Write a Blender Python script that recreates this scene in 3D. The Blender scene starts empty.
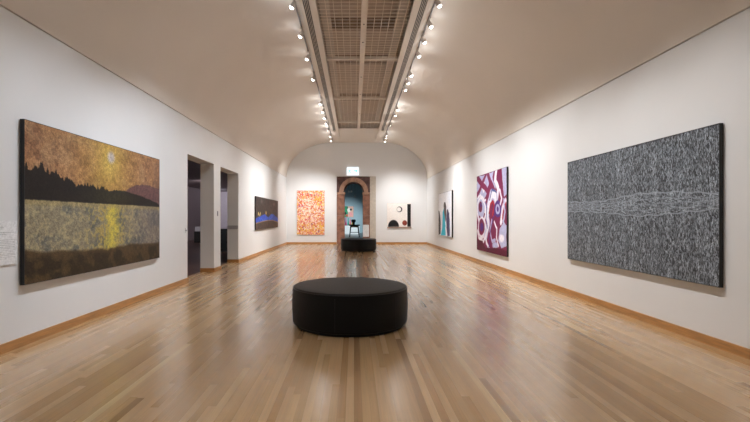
import bpy, bmesh, math, random
import numpy as np
from mathutils import Vector, Matrix, Euler
random.seed(7)
RNG = np.random.RandomState(11)
COL = bpy.context.scene.collection
SC = bpy.context.scene
PI = math.pi

# ------------------------------------------------------------------ helpers
def s2l(c):
    c = np.asarray(c, dtype=float)
    if c.max() > 1.0: c = c / 255.0
    return np.where(c <= 0.04045, c / 12.92, ((c + 0.055) / 1.055) ** 2.4)

def lin(r, g, b):
    v = s2l(np.array([r, g, b]) / 255.0)
    return (float(v[0]), float(v[1]), float(v[2]), 1.0)

class MB:
    """collects shapes, builds ONE mesh object"""
    def __init__(self):
        self.bm = bmesh.new()
    def box(self, x0, x1, y0, y1, z0, z1, bevel=0.0):
        v = [self.bm.verts.new(p) for p in ((x0,y0,z0),(x1,y0,z0),(x1,y1,z0),(x0,y1,z0),
                                            (x0,y0,z1),(x1,y0,z1),(x1,y1,z1),(x0,y1,z1))]
        fs = [self.bm.faces.new([v[i] for i in f]) for f in
              ((3,2,1,0),(4,5,6,7),(0,1,5,4),(1,2,6,5),(2,3,7,6),(3,0,4,7))]
        if bevel:
            es = list({e for f in fs for e in f.edges})
            bmesh.ops.bevel(self.bm, geom=es, offset=bevel, segments=2, affect='EDGES', profile=0.6)
        return self
    def lathe(self, prof, seg=32, M=None, smooth=True):
        """prof: list of (r,z); closed at the axis when r==0"""
        rings = []
        for r, z in prof:
            if r < 1e-6:
                rings.append([self.bm.verts.new((0,0,z))])
            else:
                rings.append([self.bm.verts.new((r*math.cos(2*PI*k/seg), r*math.sin(2*PI*k/seg), z)) for k in range(seg)])
        for a, b in zip(rings, rings[1:]):
            for k in range(seg):
                k2 = (k+1) % seg
                if len(a) == 1 and len(b) == 1: continue
                if len(a) == 1: f = self.bm.faces.new((a[0], b[k2], b[k]))
                elif len(b) == 1: f = self.bm.faces.new((a[k], a[k2], b[0]))
                else: f = self.bm.faces.new((a[k], a[k2], b[k2], b[k]))
                f.smooth = smooth
        if M is not None:
            bmesh.ops.transform(self.bm, matrix=M, verts=[v for r in rings for v in r])
        return self
    def cyl(self, p0, p1, r0, r1=None, seg=12):
        p0 = Vector(p0); p1 = Vector(p1); r1 = r0 if r1 is None else r1
        d = p1 - p0
        M = Matrix.Translation(p0) @ d.to_track_quat('Z', 'Y').to_matrix().to_4x4()
        L = d.length
        return self.lathe([(0,0),(r0,0),(r1,L),(0,L)], seg, M, True)
    def prism(self, pts, y0, y1):
        """polygon in x,z (list), extruded from y0 to y1"""
        a = [self.bm.verts.new((p[0], y0, p[1])) for p in pts]
        b = [self.bm.verts.new((p[0], y1, p[1])) for p in pts]
        self.bm.faces.new(a); self.bm.faces.new(list(reversed(b)))
        n = len(pts)
        for i in range(n):
            j = (i+1) % n
            self.bm.faces.new((a[j], a[i], b[i], b[j]))
        return self
    def build(self, name, mat, parent=None, fix=True, sharp=35):
        if fix: bmesh.ops.recalc_face_normals(self.bm, faces=self.bm.faces)
        me = bpy.data.meshes.new(name); self.bm.to_mesh(me); self.bm.free()
        if any(p.use_smooth for p in me.polygons):
            me.set_sharp_from_angle(angle=math.radians(sharp))
        me.materials.append(mat)
        o = bpy.data.objects.new(name, me); COL.objects.link(o)
        if parent is not None: o.parent = parent
        return o

def tag(o, label=None, cat=None, group=None, kind=None):
    if label: o['label'] = label
    if cat: o['category'] = cat
    if group: o['group'] = group
    if kind: o['kind'] = kind
    return o
def thing(name, label, cat, loc=(0,0,0), rz=0.0, group=None):
    o = bpy.data.objects.new(name, None); COL.objects.link(o)
    o.empty_display_size = 0.1
    o.location = loc; o.rotation_euler = (0,0,rz)
    return tag(o, label, cat, group)
def struct(name, mb, mat):
    return tag(mb.build(name, mat), kind='structure')

# ------------------------------------------------------------------ materials
def mat(name, base=(0.8,0.8,0.8,1), rough=0.5, metal=0.0, spec=0.5, noise=0.0, nscale=8.0, bump=0.0, bscale=40.0, emit=None, estr=0.0, stretch=(1,1,1)):
    m = bpy.data.materials.new(name); m.use_nodes = True
    nt = m.node_tree; N = nt.nodes; L = nt.links
    b = N['Principled BSDF']
    b.inputs['Base Color'].default_value = base
    b.inputs['Roughness'].default_value = rough
    b.inputs['Metallic'].default_value = metal
    b.inputs['Specular IOR Level'].default_value = spec
    tc = N.new('ShaderNodeTexCoord')
    mp = N.new('ShaderNodeMapping'); mp.inputs['Scale'].default_value = stretch
    L.new(tc.outputs['Object'], mp.inputs['Vector'])
    if noise > 0:
        n = N.new('ShaderNodeTexNoise'); n.inputs['Scale'].default_value = nscale; n.inputs['Detail'].default_value = 6
        L.new(mp.outputs[0], n.inputs['Vector'])
        r = N.new('ShaderNodeMapRange'); r.inputs['To Min'].default_value = 1-noise; r.inputs['To Max'].default_value = 1+noise
        r.inputs['From Min'].default_value = 0.3; r.inputs['From Max'].default_value = 0.7
        L.new(n.outputs['Fac'], r.inputs['Value'])
        mx = N.new('ShaderNodeVectorMath'); mx.operation = 'SCALE'
        mx.inputs[0].default_value = base[:3]
        L.new(r.outputs[0], mx.inputs['Scale'])
        L.new(mx.outputs[0], b.inputs['Base Color'])
    if bump > 0:
        n2 = N.new('ShaderNodeTexNoise'); n2.inputs['Scale'].default_value = bscale; n2.inputs['Detail'].default_value = 5
        L.new(mp.outputs[0], n2.inputs['Vector'])
        bp = N.new('ShaderNodeBump'); bp.inputs['Strength'].default_value = bump; bp.inputs['Distance'].default_value = 0.01
        L.new(n2.outputs['Fac'], bp.inputs['Height']); L.new(bp.outputs[0], b.inputs['Normal'])
    if emit is not None:
        b.inputs['Emission Color'].default_value = emit
        b.inputs['Emission Strength'].default_value = estr
    return m

M_WALL = mat('white_wall_paint', (0.785,0.785,0.78,1), 0.62, noise=0.012, nscale=1.5, bump=0.04, bscale=60)
M_VAULT = mat('warm_white_plaster', (0.79,0.73,0.66,1), 0.7, noise=0.02, nscale=0.8, bump=0.04, bscale=30)
M_FRAMEW = mat('cream_ceiling_paint', (0.74,0.66,0.57,1), 0.6, noise=0.02)
M_WIRE = mat('tan_wire', (0.92,0.82,0.70,1), 0.5, noise=0.03)
M_WELL = mat('brown_roof_board', (0.62,0.50,0.40,1), 0.8, noise=0.12, nscale=3, stretch=(1,6,1))
M_WELLD = mat('dark_brown_joist', (0.36,0.26,0.19,1), 0.8, noise=0.2)
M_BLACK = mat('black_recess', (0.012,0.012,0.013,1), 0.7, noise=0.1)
M_SLAT = mat('tan_grille_slat', (0.62,0.54,0.46,1), 0.55, noise=0.03)
M_RAIL = mat('grey_track_metal', (0.16,0.14,0.13,1), 0.5, noise=0.05)
M_HEAD = mat('pale_lamp_metal', (0.55,0.50,0.46,1), 0.4, noise=0.02)
M_LENS = mat('lit_lamp_glass', (1,1,1,1), 0.3, emit=(1.0,0.97,0.92,1), estr=9.0)
M_BASE = mat('oiled_timber_skirting', (0.46,0.225,0.075,1), 0.38, noise=0.22, nscale=4, bump=0.05, stretch=(1,1,12))
M_LEATHER = mat('black_leather', (0.005,0.005,0.0055,1), 0.5, spec=0.22, noise=0.15, nscale=6, bump=0.25, bscale=14)
M_LEATHER2 = mat('black_leather_piping', (0.008,0.008,0.008,1), 0.45, noise=0.1)
M_EDGE = mat('black_canvas_edge', (0.012,0.012,0.013,1), 0.6, noise=0.1)
M_EDGEW = mat('raw_canvas_edge', (0.55,0.50,0.44,1), 0.8, noise=0.05)
M_BATTEN = mat('timber_batten', (0.33,0.22,0.13,1), 0.7, noise=0.1)
M_STONE = mat('red_brown_sandstone', (0.28,0.135,0.09,1), 0.85, noise=0.35, nscale=5, bump=0.4, bscale=22)
M_STONED = mat('purple_brown_sandstone', (0.115,0.062,0.055,1), 0.85, noise=0.4, nscale=7, bump=0.4, bscale=22)
M_STONEL = mat('pale_sandstone', (0.42,0.25,0.17,1), 0.85, noise=0.3, nscale=5, bump=0.4, bscale=22)
M_STONEK = mat('dark_sandstone_moulding', (0.035,0.018,0.018,1), 0.8, noise=0.3, nscale=9, bump=0.3)
M_BEIGE = mat('speckled_beige_plaster', (0.56,0.50,0.42,1), 0.8, noise=0.10, nscale=14, bump=0.2)
M_PLASTIC = mat('white_plastic', (0.75,0.75,0.74,1), 0.35, noise=0.01)
M_TEAL = mat('blue_grey_wall_paint', (0.30,0.42,0.47,1), 0.7, noise=0.03)
M_TEALF = mat('dark_slate_floor', (0.06,0.085,0.10,1), 0.3, noise=0.15)
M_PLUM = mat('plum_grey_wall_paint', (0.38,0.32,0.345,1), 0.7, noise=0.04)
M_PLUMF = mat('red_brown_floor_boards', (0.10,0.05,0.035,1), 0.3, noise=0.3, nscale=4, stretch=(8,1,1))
M_WHITEP = mat('white_plinth_paint', (0.75,0.77,0.77,1), 0.5, noise=0.02)
M_GREYP = mat('grey_enamel', (0.22,0.22,0.24,1), 0.45, noise=0.03)
M_TRAY = mat('grey_white_tray', (0.42,0.42,0.46,1), 0.5, noise=0.02)
M_BROWN = mat('brown_glaze', (0.16,0.07,0.04,1), 0.4, noise=0.3)

def paint_material(name, rough=0.55, bump=0.15):
    m = bpy.data.materials.new(name); m.use_nodes = True
    N = m.node_tree.nodes; L = m.node_tree.links; b = N['Principled BSDF']
    b.inputs['Roughness'].default_value = rough
    b.inputs['Specular IOR Level'].default_value = 0.25
    a = N.new('ShaderNodeAttribute'); a.attribute_name = 'paint'
    tc = N.new('ShaderNodeTexCoord'); n = N.new('ShaderNodeTexNoise')
    n.inputs['Scale'].default_value = 45; n.inputs['Detail'].default_value = 8
    L.new(tc.outputs['Object'], n.inputs['Vector'])
    r = N.new('ShaderNodeMapRange'); r.inputs['From Min'].default_value = 0.3; r.inputs['From Max'].default_value = 0.7
    r.inputs['To Min'].default_value = 0.85; r.inputs['To Max'].default_value = 1.15
    L.new(n.outputs['Fac'], r.inputs['Value'])
    s = N.new('ShaderNodeVectorMath'); s.operation = 'SCALE'
    L.new(a.outputs['Color'], s.inputs[0]); L.new(r.outputs[0], s.inputs['Scale'])
    L.new(s.outputs[0], b.inputs['Base Color'])
    bp = N.new('ShaderNodeBump'); bp.inputs['Strength'].default_value = bump; bp.inputs['Distance'].default_value = 0.004
    L.new(n.outputs['Fac'], bp.inputs['Height']); L.new(bp.outputs[0], b.inputs['Normal'])
    return m
M_PAINT = paint_material('brushed_paint')

def floor_material():
    m = bpy.data.materials.new('polished_strip_floor'); m.use_nodes = True
    N = m.node_tree.nodes; L = m.node_tree.links; b = N['Principled BSDF']
    def math_(op, a, bb=None, c=None):
        n = N.new('ShaderNodeMath'); n.operation = op
        for i, v in enumerate((a, bb, c)):
            if v is None: continue
            if isinstance(v, (int, float)): n.inputs[i].default_value = v
            else: L.new(v, n.inputs[i])
        return n.outputs[0]
    tc = N.new('ShaderNodeTexCoord'); sp = N.new('ShaderNodeSeparateXYZ')
    L.new(tc.outputs['Object'], sp.inputs[0])
    W = 0.056
    xs = math_('DIVIDE', sp.outputs['X'], W); xi = math_('FLOOR', xs); xf = math_('FRACT', xs)
    wn = N.new('ShaderNodeTexWhiteNoise'); wn.noise_dimensions = '1D'; L.new(xi, wn.inputs['W'])
    off = math_('MULTIPLY', wn.outputs['Value'], 7.0)
    ys = math_('ADD', math_('DIVIDE', sp.outputs['Y'], 1.9), off); yi = math_('FLOOR', ys); yf = math_('FRACT', ys)
    cb = N.new('ShaderNodeCombineXYZ'); L.new(xi, cb.inputs[0]); L.new(yi, cb.inputs[1])
    w2 = N.new('ShaderNodeTexWhiteNoise'); w2.noise_dimensions = '2D'; L.new(cb.outputs[0], w2.inputs['Vector'])
    cr = N.new('ShaderNodeValToRGB'); L.new(w2.outputs['Value'], cr.inputs['Fac'])
    e = cr.color_ramp.elements
    e[0].position = 0.0; e[0].color = lin(146,112,78)
    e[1].position = 1.0; e[1].color = lin(204,176,134)
    for p, c in ((0.03,(166,128,88)),(0.2,(176,140,98)),(0.5,(181,146,104)),(0.85,(186,151,109)),(0.97,(193,159,115))):
        k = e.new(p); k.color = lin(*c)
    # grain
    mp = N.new('ShaderNodeMapping'); mp.inputs['Scale'].default_value = (60, 2.0, 1)
    cb2 = N.new('ShaderNodeCombineXYZ'); L.new(sp.outputs['X'], cb2.inputs[0])
    L.new(math_('ADD', sp.outputs['Y'], math_('MULTIPLY', w2.outputs['Value'], 30.0)), cb2.inputs[1])
    L.new(cb2.outputs[0], mp.inputs['Vector'])
    gn = N.new('ShaderNodeTexNoise'); gn.inputs['Scale'].default_value = 1.0; gn.inputs['Detail'].default_value = 5
    L.new(mp.outputs[0], gn.inputs['Vector'])
    g = N.new('ShaderNodeMapRange'); g.inputs['From Min'].default_value = 0.3; g.inputs['From Max'].default_value = 0.7
    g.inputs['To Min'].default_value = 0.88; g.inputs['To Max'].default_value = 1.12; L.new(gn.outputs['Fac'], g.inputs['Value'])
    # seams
    ex = math_('MINIMUM', xf, math_('SUBTRACT', 1.0, xf))
    sx = math_('GREATER_THAN', ex, 0.018)
    ey = math_('MINIMUM', yf, math_('SUBTRACT', 1.0, yf))
    sy = math_('GREATER_THAN', ey, 0.0008)
    seam = math_('ADD', math_('MULTIPLY', math_('MULTIPLY', sx, sy), 0.22), 0.78)
    tot = math_('MULTIPLY', g.outputs[0], seam)
    s = N.new('ShaderNodeVectorMath'); s.operation = 'SCALE'
    L.new(cr.outputs['Color'], s.inputs[0]); L.new(tot, s.inputs['Scale'])
    L.new(s.outputs[0], b.inputs['Base Color'])
    rg = N.new('ShaderNodeMapRange'); rg.inputs['To Min'].default_value = 0.24; rg.inputs['To Max'].default_value = 0.30
    L.new(w2.outputs['Value'], rg.inputs['Value']); L.new(rg.outputs[0], b.inputs['Roughness'])
    b.inputs['Specular IOR Level'].default_value = 0.5
    b.inputs['Coat Weight'].default_value = 0.6; b.inputs['Coat Roughness'].default_value = 0.17
    n3 = N.new('ShaderNodeTexNoise'); n3.inputs['Scale'].default_value = 3; L.new(tc.outputs['Object'], n3.inputs['Vector'])
    hh = math_('ADD', math_('MULTIPLY', w2.outputs['Value'], 0.1), n3.outputs['Fac'])
    bp = N.new('ShaderNodeBump'); bp.inputs['Strength'].default_value = 0.02; bp.inputs['Distance'].default_value = 0.004
    L.new(hh, bp.inputs['Height']); L.new(bp.outputs[0], b.inputs['Normal'])
    return m
M_FLOOR = floor_material()

# ------------------------------------------------------------------ room data (metres, camera eye at x=0,y=0,z=1.3)
XL, XR, YE, YB = -3.375, 3.65, 21.5, -4.0
ZL, ZR = 3.335, 3.25           # shadow groove heights
ZC = 5.07                      # crown of the vault
CX = 0.19                      # centre line of the skylight
T = 0.325                      # wall thickness
OP = ((8.715, 10.36), (10.87, 12.56))   # openings in left wall
ZO = 2.60

fl = MB(); fl.box(XL-T, XR+T, YB-0.3, YE+0.10, -0.1, 0.0)
struct('floor', fl, M_FLOOR)

# left wall with two openings
w = MB()
segs = ((YB, OP[0][0]), (OP[0][1], OP[1][0]), (OP[1][1], YE+0.6))
for a, b in segs: w.box(XL-T, XL, a, b, 0.0, ZL-0.012)
for a, b in OP: w.box(XL-T, XL, a, b, ZO, ZL-0.012)
w.box(XL-T, XL-0.03, YB, YE+0.6, ZL-0.012, ZL+0.10)
struct('wall_left', w, M_WALL)
w = MB(); w.box(XR, XR+T, YB, YE+0.6, 0, ZR-0.013); w.box(XR+0.03, XR+T, YB, YE+0.6, ZR-0.013, ZR+0.1)
struct('wall_right', w, M_WALL)
# end wall with the rectangular recess for the stone portal
RX0, RX1, RZ = -0.872, 1.095, 3.385
w = MB()
w.box(XL-T, RX0, YE, YE+0.6, 0, 5.6); struct('wall_end_left', w, M_WALL)
w = MB(); w.box(RX1, XR+T, YE, YE+0.6, 0, 5.6); struct('wall_end_right', w, M_WALL)
w = MB(); w.box(RX0, RX1, YE, YE+0.6, RZ, 5.6); struct('wall_end_top', w, M_WALL)
w = MB(); w.box(XL-T, XR+T, YB-0.3, YB, 0, 5.6)
struct('wall_back', w, M_WALL)

# vault: two quarter-ellipse coves, flat shoulders, panel past the skylight
SKY0, SKY1 = -2.6, 18.05
def cove(xw, zw, xe):
    pts = []
    n = 40
    for i in range(n+1):
        t = i/n*PI/2
        pts.append((xe + (xw-xe)*math.cos(t), zw+0.008 + (ZC-zw-0.008)*math.sin(t)))
    return pts
def shell(mb, pts, y0, y1, th=0.12):
    prev = None
    n = len(pts)
    A0=[];A1=[];B0=[];B1=[]
    for i,(x,z) in enumerate(pts):
        p = pts[max(i-1,0)]; q = pts[min(i+1,n-1)]
        d = Vector((q[0]-p[0], 0, q[1]-p[1])).normalized()
        nrm = Vector((-d.z, 0, d.x))
        if nrm.z < 0: nrm = -nrm
        if i == 0: nrm = Vector((1 if x > 0 else -1, 0, 0))
        A0.append(mb.bm.verts.new((x,y0,z))); A1.append(mb.bm.verts.new((x,y1,z)))
        o = Vector((x,0,z)) + nrm*th
        B0.append(mb.bm.verts.new((o.x,y0,o.z))); B1.append(mb.bm.verts.new((o.x,y1,o.z)))
    for i in range(n-1):
        for quad in ((A0[i],A0[i+1],A1[i+1],A1[i]),(B0[i],B0[i+1],B1[i+1],B1[i])):
            f = mb.bm.faces.new(quad); f.smooth = True
        mb.bm.faces.new((A0[i],A0[i+1],B0[i+1],B0[i])); mb.bm.faces.new((A1[i],A1[i+1],B1[i+1],B1[i]))
    mb.bm.faces.new((A0[0],A1[0],B1[0],B0[0])); mb.bm.faces.new((A0[-1],A1[-1],B1[-1],B0[-1]))
MX0, MX1 = CX-0.84, CX+0.84       # skylight mesh edges
v = MB()
shell(v, cove(XL, ZL, CX-1.24) + [(CX-1.10, ZC), (MX0, ZC)], YB, YE+0.02)
shell(v, cove(XR, ZR, CX+1.24) + [(CX+1.10, ZC), (MX1, ZC)], YB, YE+0.02)
v.box(MX0, MX1, SKY1, YE+0.02, ZC, ZC+0.12)
v.box(MX0, MX1, YB, SKY0, ZC, ZC+0.12)
struct('ceiling', v, M_VAULT)

# two lowered bulkheads that carry the air grilles
for side, nm in ((-1,'trim_1'), (1,'trim_2')):
    b = MB()
    x_in, x_out = CX+side*0.845, CX+side*1.13
    g0, g1 = CX+side*0.958, CX+side*1.082
    lo, hi = sorted((x_in, g0)); b.box(lo, hi, YB, 20.5, ZC-0.06, ZC)
    lo, hi = sorted((g1, x_out)); b.box(lo, hi, YB, 20.5, ZC-0.06, ZC)
    lo, hi = sorted((g0, g1)); b.box(lo, hi, 18.4, 20.5, ZC-0.06, ZC); b.box(lo, hi, YB, -3.0, ZC-0.06, ZC)
    struct(nm, b, M_FRAMEW)
    g = thing('air_grille', 'long slotted air grille in the ceiling border, %s of the wire mesh skylight' % ('left' if side<0 else 'right'),
              'air vent', (CX+side*1.02, 0, ZC-0.06), 0, 'slotted ceiling air grilles')
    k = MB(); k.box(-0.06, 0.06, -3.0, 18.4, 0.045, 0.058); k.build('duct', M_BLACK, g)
    k = MB()
    for i in range(5):
        x = -0.056 + i*0.028
        k.box(x-0.0048, x+0.0048, -3.0, 18.4, 0.0, 0.009)
    k.build('slats', M_SLAT, g)

# skylight well above the mesh
sky = thing('skylight', 'long brown roof skylight covered by a tan square wire mesh', 'skylight', (CX, 0, ZC))
k = MB()
ZT = 0.62
k.box(-0.90, -0.84, SKY0, SKY1, 0.0, ZT); k.box(0.84, 0.90, SKY0, SKY1, 0.0, ZT)
k.box(-0.90, 0.90, SKY0-0.06, SKY0, 0.0, ZT); k.box(-0.90, 0.90, SKY1, SKY1+0.06, 0.0, ZT)
k.box(-0.90, 0.90, SKY0-0.06, SKY1+0.06, ZT, ZT+0.05)
k.build('well', M_WELL, sky)
k = MB(); k.box(-0.057, 0.057, SKY0, SKY1, -0.03, 0.05, 0.004); cb_ = k.build('centre_beam', M_FRAMEW, sky)
for yy in (8.3, 9.15, 11.4, 13.0, 15.4):
    kk = MB(); kk.lathe([(0,-0.012),(0.014,-0.012),(0.018,0)], 12, Matrix.Translation((0,yy,-0.03))); kk.build('bolt', M_RAIL, cb_)
JOISTS = (-0.6, 2.8, 6.1, 9.5, 11.6, 15.2)
cross = [10.2 - 3.36*i for i in range(4)][::-1] + [13.56, 16.92]
cross = [c for c in cross if c > SKY0+0.3]
for yy in cross:
    for s in (-1, 1):
        k = MB(); lo, hi = sorted((s*0.057, s*0.84)); k.box(lo, hi, yy-0.04, yy+0.04, -0.02, 0.05); k.build('cross_beam', M_FRAMEW, sky)
for jj in JOISTS:
    k = MB(); k.box(-0.84, 0.84, jj-0.06, jj+0.06, 0.40, 0.62); k.build('roof_joist', M_WELLD, sky)
for s in (-1, 1):
    k = MB(); lo, hi = sorted((s*0.66, s*0.84)); k.box(lo, hi, SKY0, SKY1, 0.25, 0.30); k.build('side_ledge', M_SLAT, sky)
bounds = [SKY0] + cross + [SKY1]
for a, b in zip(bounds, bounds[1:]):
    for s in (-1, 1):
        k = MB()
        lo, hi = (0.057, 0.84) if s > 0 else (-0.84, -0.057)
        nx = 5
        for i in range(1, nx+1):
            x = lo + (hi-lo)*i/(nx+0.5 if s>0 else nx+0.5)
            k.box(x-0.0055, x+0.0055, a+0.035, b-0.035, 0.004, 0.012)
        ny = int((b-a)/0.13)
        for i in range(1, ny):
            y = a + (b-a)*i/ny
            k.box(lo, hi, y-0.0055, y+0.0055, -0.002, 0.004)
        k.build('wire_mesh', M_WIRE, sky)

# ------------------------------------------------------------------ skirting
def base(name, boxes):
    k = MB()
    for bx in boxes:
        k.box(*bx)
    struct(name, k, M_BASE)
BH, BT = 0.092, 0.018
bl = []
for a, b in segs: bl.append((XL, XL+BT, a, min(b, YE), 0, BH))
for a, b in OP:
    bl.append((XL-T, XL+BT, a-BT*0, a+BT, 0, BH)); bl.append((XL-T, XL+BT, b-BT, b, 0, BH))
base('baseboard_left', bl)
base('baseboard_right', [(XR-BT, XR, YB, YE, 0, BH)])
base('baseboard_end', [(XL+BT, RX0, YE-BT, YE, 0, BH), (RX1, XR-BT, YE-BT, YE, 0, BH)])
base('baseboard_back', [(XL+BT, XR-BT, YB, YB+BT, 0, BH)])

# ------------------------------------------------------------------ stone portal
AY0, AY1 = YE+0.10, YE+0.60
ox0, ox1, zs = -0.475, 0.447, 2.60
ocx, orr = (ox0+ox1)/2, (ox1-ox0)/2
por = thing('stone_archway', 'tall red-brown sandstone archway set in the far end wall', 'doorway', (0, 0, 0))
def rel(mb, name, m, parent=por): return mb.build(name, m, parent)
PX0, PX1, PZ = RX0+0.008, 0.80, RZ-0.008
for (a, b) in ((PX0, ox0), (ox1, PX1)):
    zz = [0.0, 0.22]; rnd = random.Random(3)
    z = 0.22
    p = MB(); p.box(a, b, AY0-0.03, AY1, 0.0, 0.22, 0.008); rel(p, 'plinth_block', M_STONE)
    p = MB()
    while z < zs-0.16:
        h = min(0.40, zs-0.12-z)
        p.box(a, b, AY0, AY1, z+0.003, z+h-0.003, 0.006); z += h
    rel(p, 'pilaster', M_STONE)
    p = MB(); p.box(a if a<0 else a-0.03, b+0.03 if a<0 else b, AY0-0.035, AY1, zs-0.11, zs-0.01, 0.012); rel(p, 'capital', M_STONEL)
def arc_band(r0, r1, y0, y1, gap, n):
    p = MB()
    for i in range(n):
        t0 = PI*i/n + gap; t1 = PI*(i+1)/n - gap
        pts = []
        for j in range(4):
            t = t0+(t1-t0)*j/3; pts.append((ocx+r1*math.cos(t), zs+r1*math.sin(t)))
        for j in range(4):
            t = t1-(t1-t0)*j/3; pts.append((ocx+r0*math.cos(t), zs+r0*math.sin(t)))
        p.prism(pts, y0, y1)
    return p
rel(arc_band(orr+0.055, orr+0.27, AY0-0.01, AY1, 0.006, 11), 'voussoirs', M_STONEL)
rel(arc_band(orr, orr+0.055, AY0+0.03, AY1, 0.0, 24), 'arch_moulding', M_STONEK)
# spandrel slab with an arched cut
p = MB(); R1 = orr+0.27; n = 24
for i in range(n):
    t0, t1 = PI*i/n, PI*(i+1)/n
    def outer(t):
        c, s = math.cos(t), math.sin(t)
        k1 = ((PX1-ocx) if c > 0 else (PX0-ocx))/c if abs(c) > 1e-6 else 1e9
        k2 = (PZ-zs)/s if s > 1e-6 else 1e9
        k = min(k1, k2); return (ocx+k*c, zs+k*s)
    pts = [(ocx+R1*math.cos(t0), zs+R1*math.sin(t0)), outer(t0)]
    a, b = outer(t0), outer(t1)
    if abs(a[0]-b[0]) > 1e-4 and abs(a[1]-b[1]) > 1e-4:
        pts.append((PX1 if a[0] > ocx else PX0, PZ))
    pts += [b, (ocx+R1*math.cos(t1), zs+R1*math.sin(t1))]
    if max(q[1] for q in pts) > PZ+1: continue
    p.prism(pts, AY0+0.01, AY1)
rel(p, 'spandrel', M_STONED)
w = MB(); w.box(PX1+0.002, RX1, YE+0.04, AY1, 0, RZ)
struct('trim_3', w, M_BEIGE)

# ------------------------------------------------------------------ rooms beyond
# far room behind the archway
FX0, FX1, FY0, FY1, FZ = -3.2, 3.2, 22.1, 38.0, 4.6
k = MB(); k.box(FX0-0.2, FX1+0.2, FY0-0.5, FY1+0.2, -0.1, -0.002); struct('floor', k, M_TEALF)
k = MB(); k.box(FX0-0.2, FX1+0.2, FY1, FY1+0.2, 0, FZ); struct('wall_far', k, M_TEAL)
k = MB(); k.box(FX0-0.2, FX0, FY0, FY1, 0, FZ); struct('wall_far_left', k, M_TEAL)
k = MB(); k.box(FX1, FX1+0.2, FY0, FY1, 0, FZ); struct('wall_far_right', k, M_TEAL)
k = MB(); k.box(FX0-0.2, FX1+0.2, FY0, FY1+0.2, FZ, FZ+0.15); struct('ceiling', k, M_TEAL)
# side room through the left openings
SX0, SX1, SY0, SY1, SZ = -9.5, XL-T, 5.0, 29.5, 3.1
k = MB(); k.box(SX0-0.2, SX1, SY0, SY1+0.2, -0.1, -0.001); struct('floor', k, M_PLUMF)
k = MB(); k.box(SX0-0.2, SX0, SY0, SY1, 0, SZ); struct('wall_side_left', k, M_PLUM)
k = MB(); k.box(SX0-0.2, SX1, SY1, SY1+0.2, 0, SZ); struct('wall_side_far', k, M_PLUM)
k = MB(); k.box(SX0-0.2, SX1, SY0-0.2, SY0, 0, SZ); struct('wall_side_near', k, M_PLUM)
k = MB(); k.box(SX0-0.2, SX1, SY0-0.2, SY1+0.2, SZ, SZ+0.15); struct('ceiling', k, M_PLUM)
k = MB(); k.box(SX1-0.2, SX1, YE+0.6, SY1, 0, SZ); struct('wall_side_right', k, M_PLUM)

# ------------------------------------------------------------------ ottomans
def ottoman(loc, label):
    t = thing('round_ottoman', label, 'ottoman', loc, 0, 'round black leather ottomans')
    R, H, r = 0.706, 0.474, 0.035
    pr = [(0, 0.03), (R-0.03, 0.03), (R-0.005, 0.045)]
    for z, dr in ((0.07, 0.0), (0.15, 0.004), (0.28, 0.006), (0.38, 0.002)): pr.append((R+dr, z))
    for i in range(7):
        a = i/6*PI/2; pr.append((R-r+r*math.cos(a), H-r+r*math.sin(a)))
    pr += [(R*0.8, H+0.004), (R*0.5, H+0.007), (R*0.2, H+0.008), (0, H+0.008)]
    MB().lathe(pr, 96).build('upholstered_seat', M_LEATHER, t)
    q = MB(); rings = []
    prp = [(R-0.006+0.005*math.cos(a), H-0.016+0.005*math.sin(a)) for a in [2*PI*i/8 for i in range(9)]]
    q.lathe(prp, 96); q.build('piping', M_LEATHER2, t)
    MB().lathe([(0,0),(R-0.05,0),(R-0.05,0.034),(0,0.034)], 64).build('base', M_BLACK, t)
    for i in range(6):
        a = 2*PI*i/6+0.3
        c, s = math.cos(a), math.sin(a)
        q = MB(); q.box(-0.0015, 0.0015, -0.0015, 0.0015, 0.06, H-0.05)
        bmesh.ops.transform(q.bm, matrix=Matrix.Translation((c*(R+0.0045), s*(R+0.0045), 0)) @ Matrix.Rotation(a, 4, 'Z'), verts=q.bm.verts)
        q.build('side_seam', M_LEATHER2, t)
    return t
ottoman((-0.05, 5.34, 0), 'large round black leather ottoman in the middle of the floor, nearest the camera')
ottoman((0.18, 17.2, 0), 'round black leather ottoman far down the room in front of the stone archway')

# ------------------------------------------------------------------ paintings
def noise2(h, w, fy, fx, oct=4, seed=0):
    r = np.random.RandomState(seed); out = np.zeros((h, w)); amp = 1.0; tot = 0
    for o in range(oct):
        gy, gx = max(2, int(fy*2**o)+2), max(2, int(fx*2**o)+2)
        g = r.rand(gy, gx)
        yy = np.linspace(0, gy-1.001, h); xx = np.linspace(0, gx-1.001, w)
        y0 = yy.astype(int); x0 = xx.astype(int)
        ty = (yy-y0)[:, None]; tx = (xx-x0)[None, :]
        ty = ty*ty*(3-2*ty); tx = tx*tx*(3-2*tx)
        a = g[y0][:, x0]; b = g[y0][:, x0+1]; c = g[y0+1][:, x0]; d = g[y0+1][:, x0+1]
        out += amp*((a*(1-tx)+b*tx)*(1-ty)+(c*(1-tx)+d*tx)*ty); tot += amp; amp *= 0.55
    return out/tot
def grid(h, w):
    v, u = np.mgrid[0:h, 0:w]
    return u/(w-1.0), v/(h-1.0)
def mix(img, c, m):
    m = np.clip(m, 0, 1)[..., None]
    return img*(1-m) + np.array(c, float)*m
def ss(a, b, x):
    t = np.clip((x-a)/(b-a), 0, 1); return t*t*(3-2*t)
def poly(u, v, pts):
    inside = np.zeros(u.shape, bool); n = len(pts)
    for i in range(n):
        x0, y0 = pts[i]; x1, y1 = pts[(i+1) % n]
        if y0 == y1: continue
        c = ((y0 > v) != (y1 > v)) & (u < (x1-x0)*(v-y0)/(y1-y0)+x0)
        inside ^= c
    return inside.astype(float)
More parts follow.
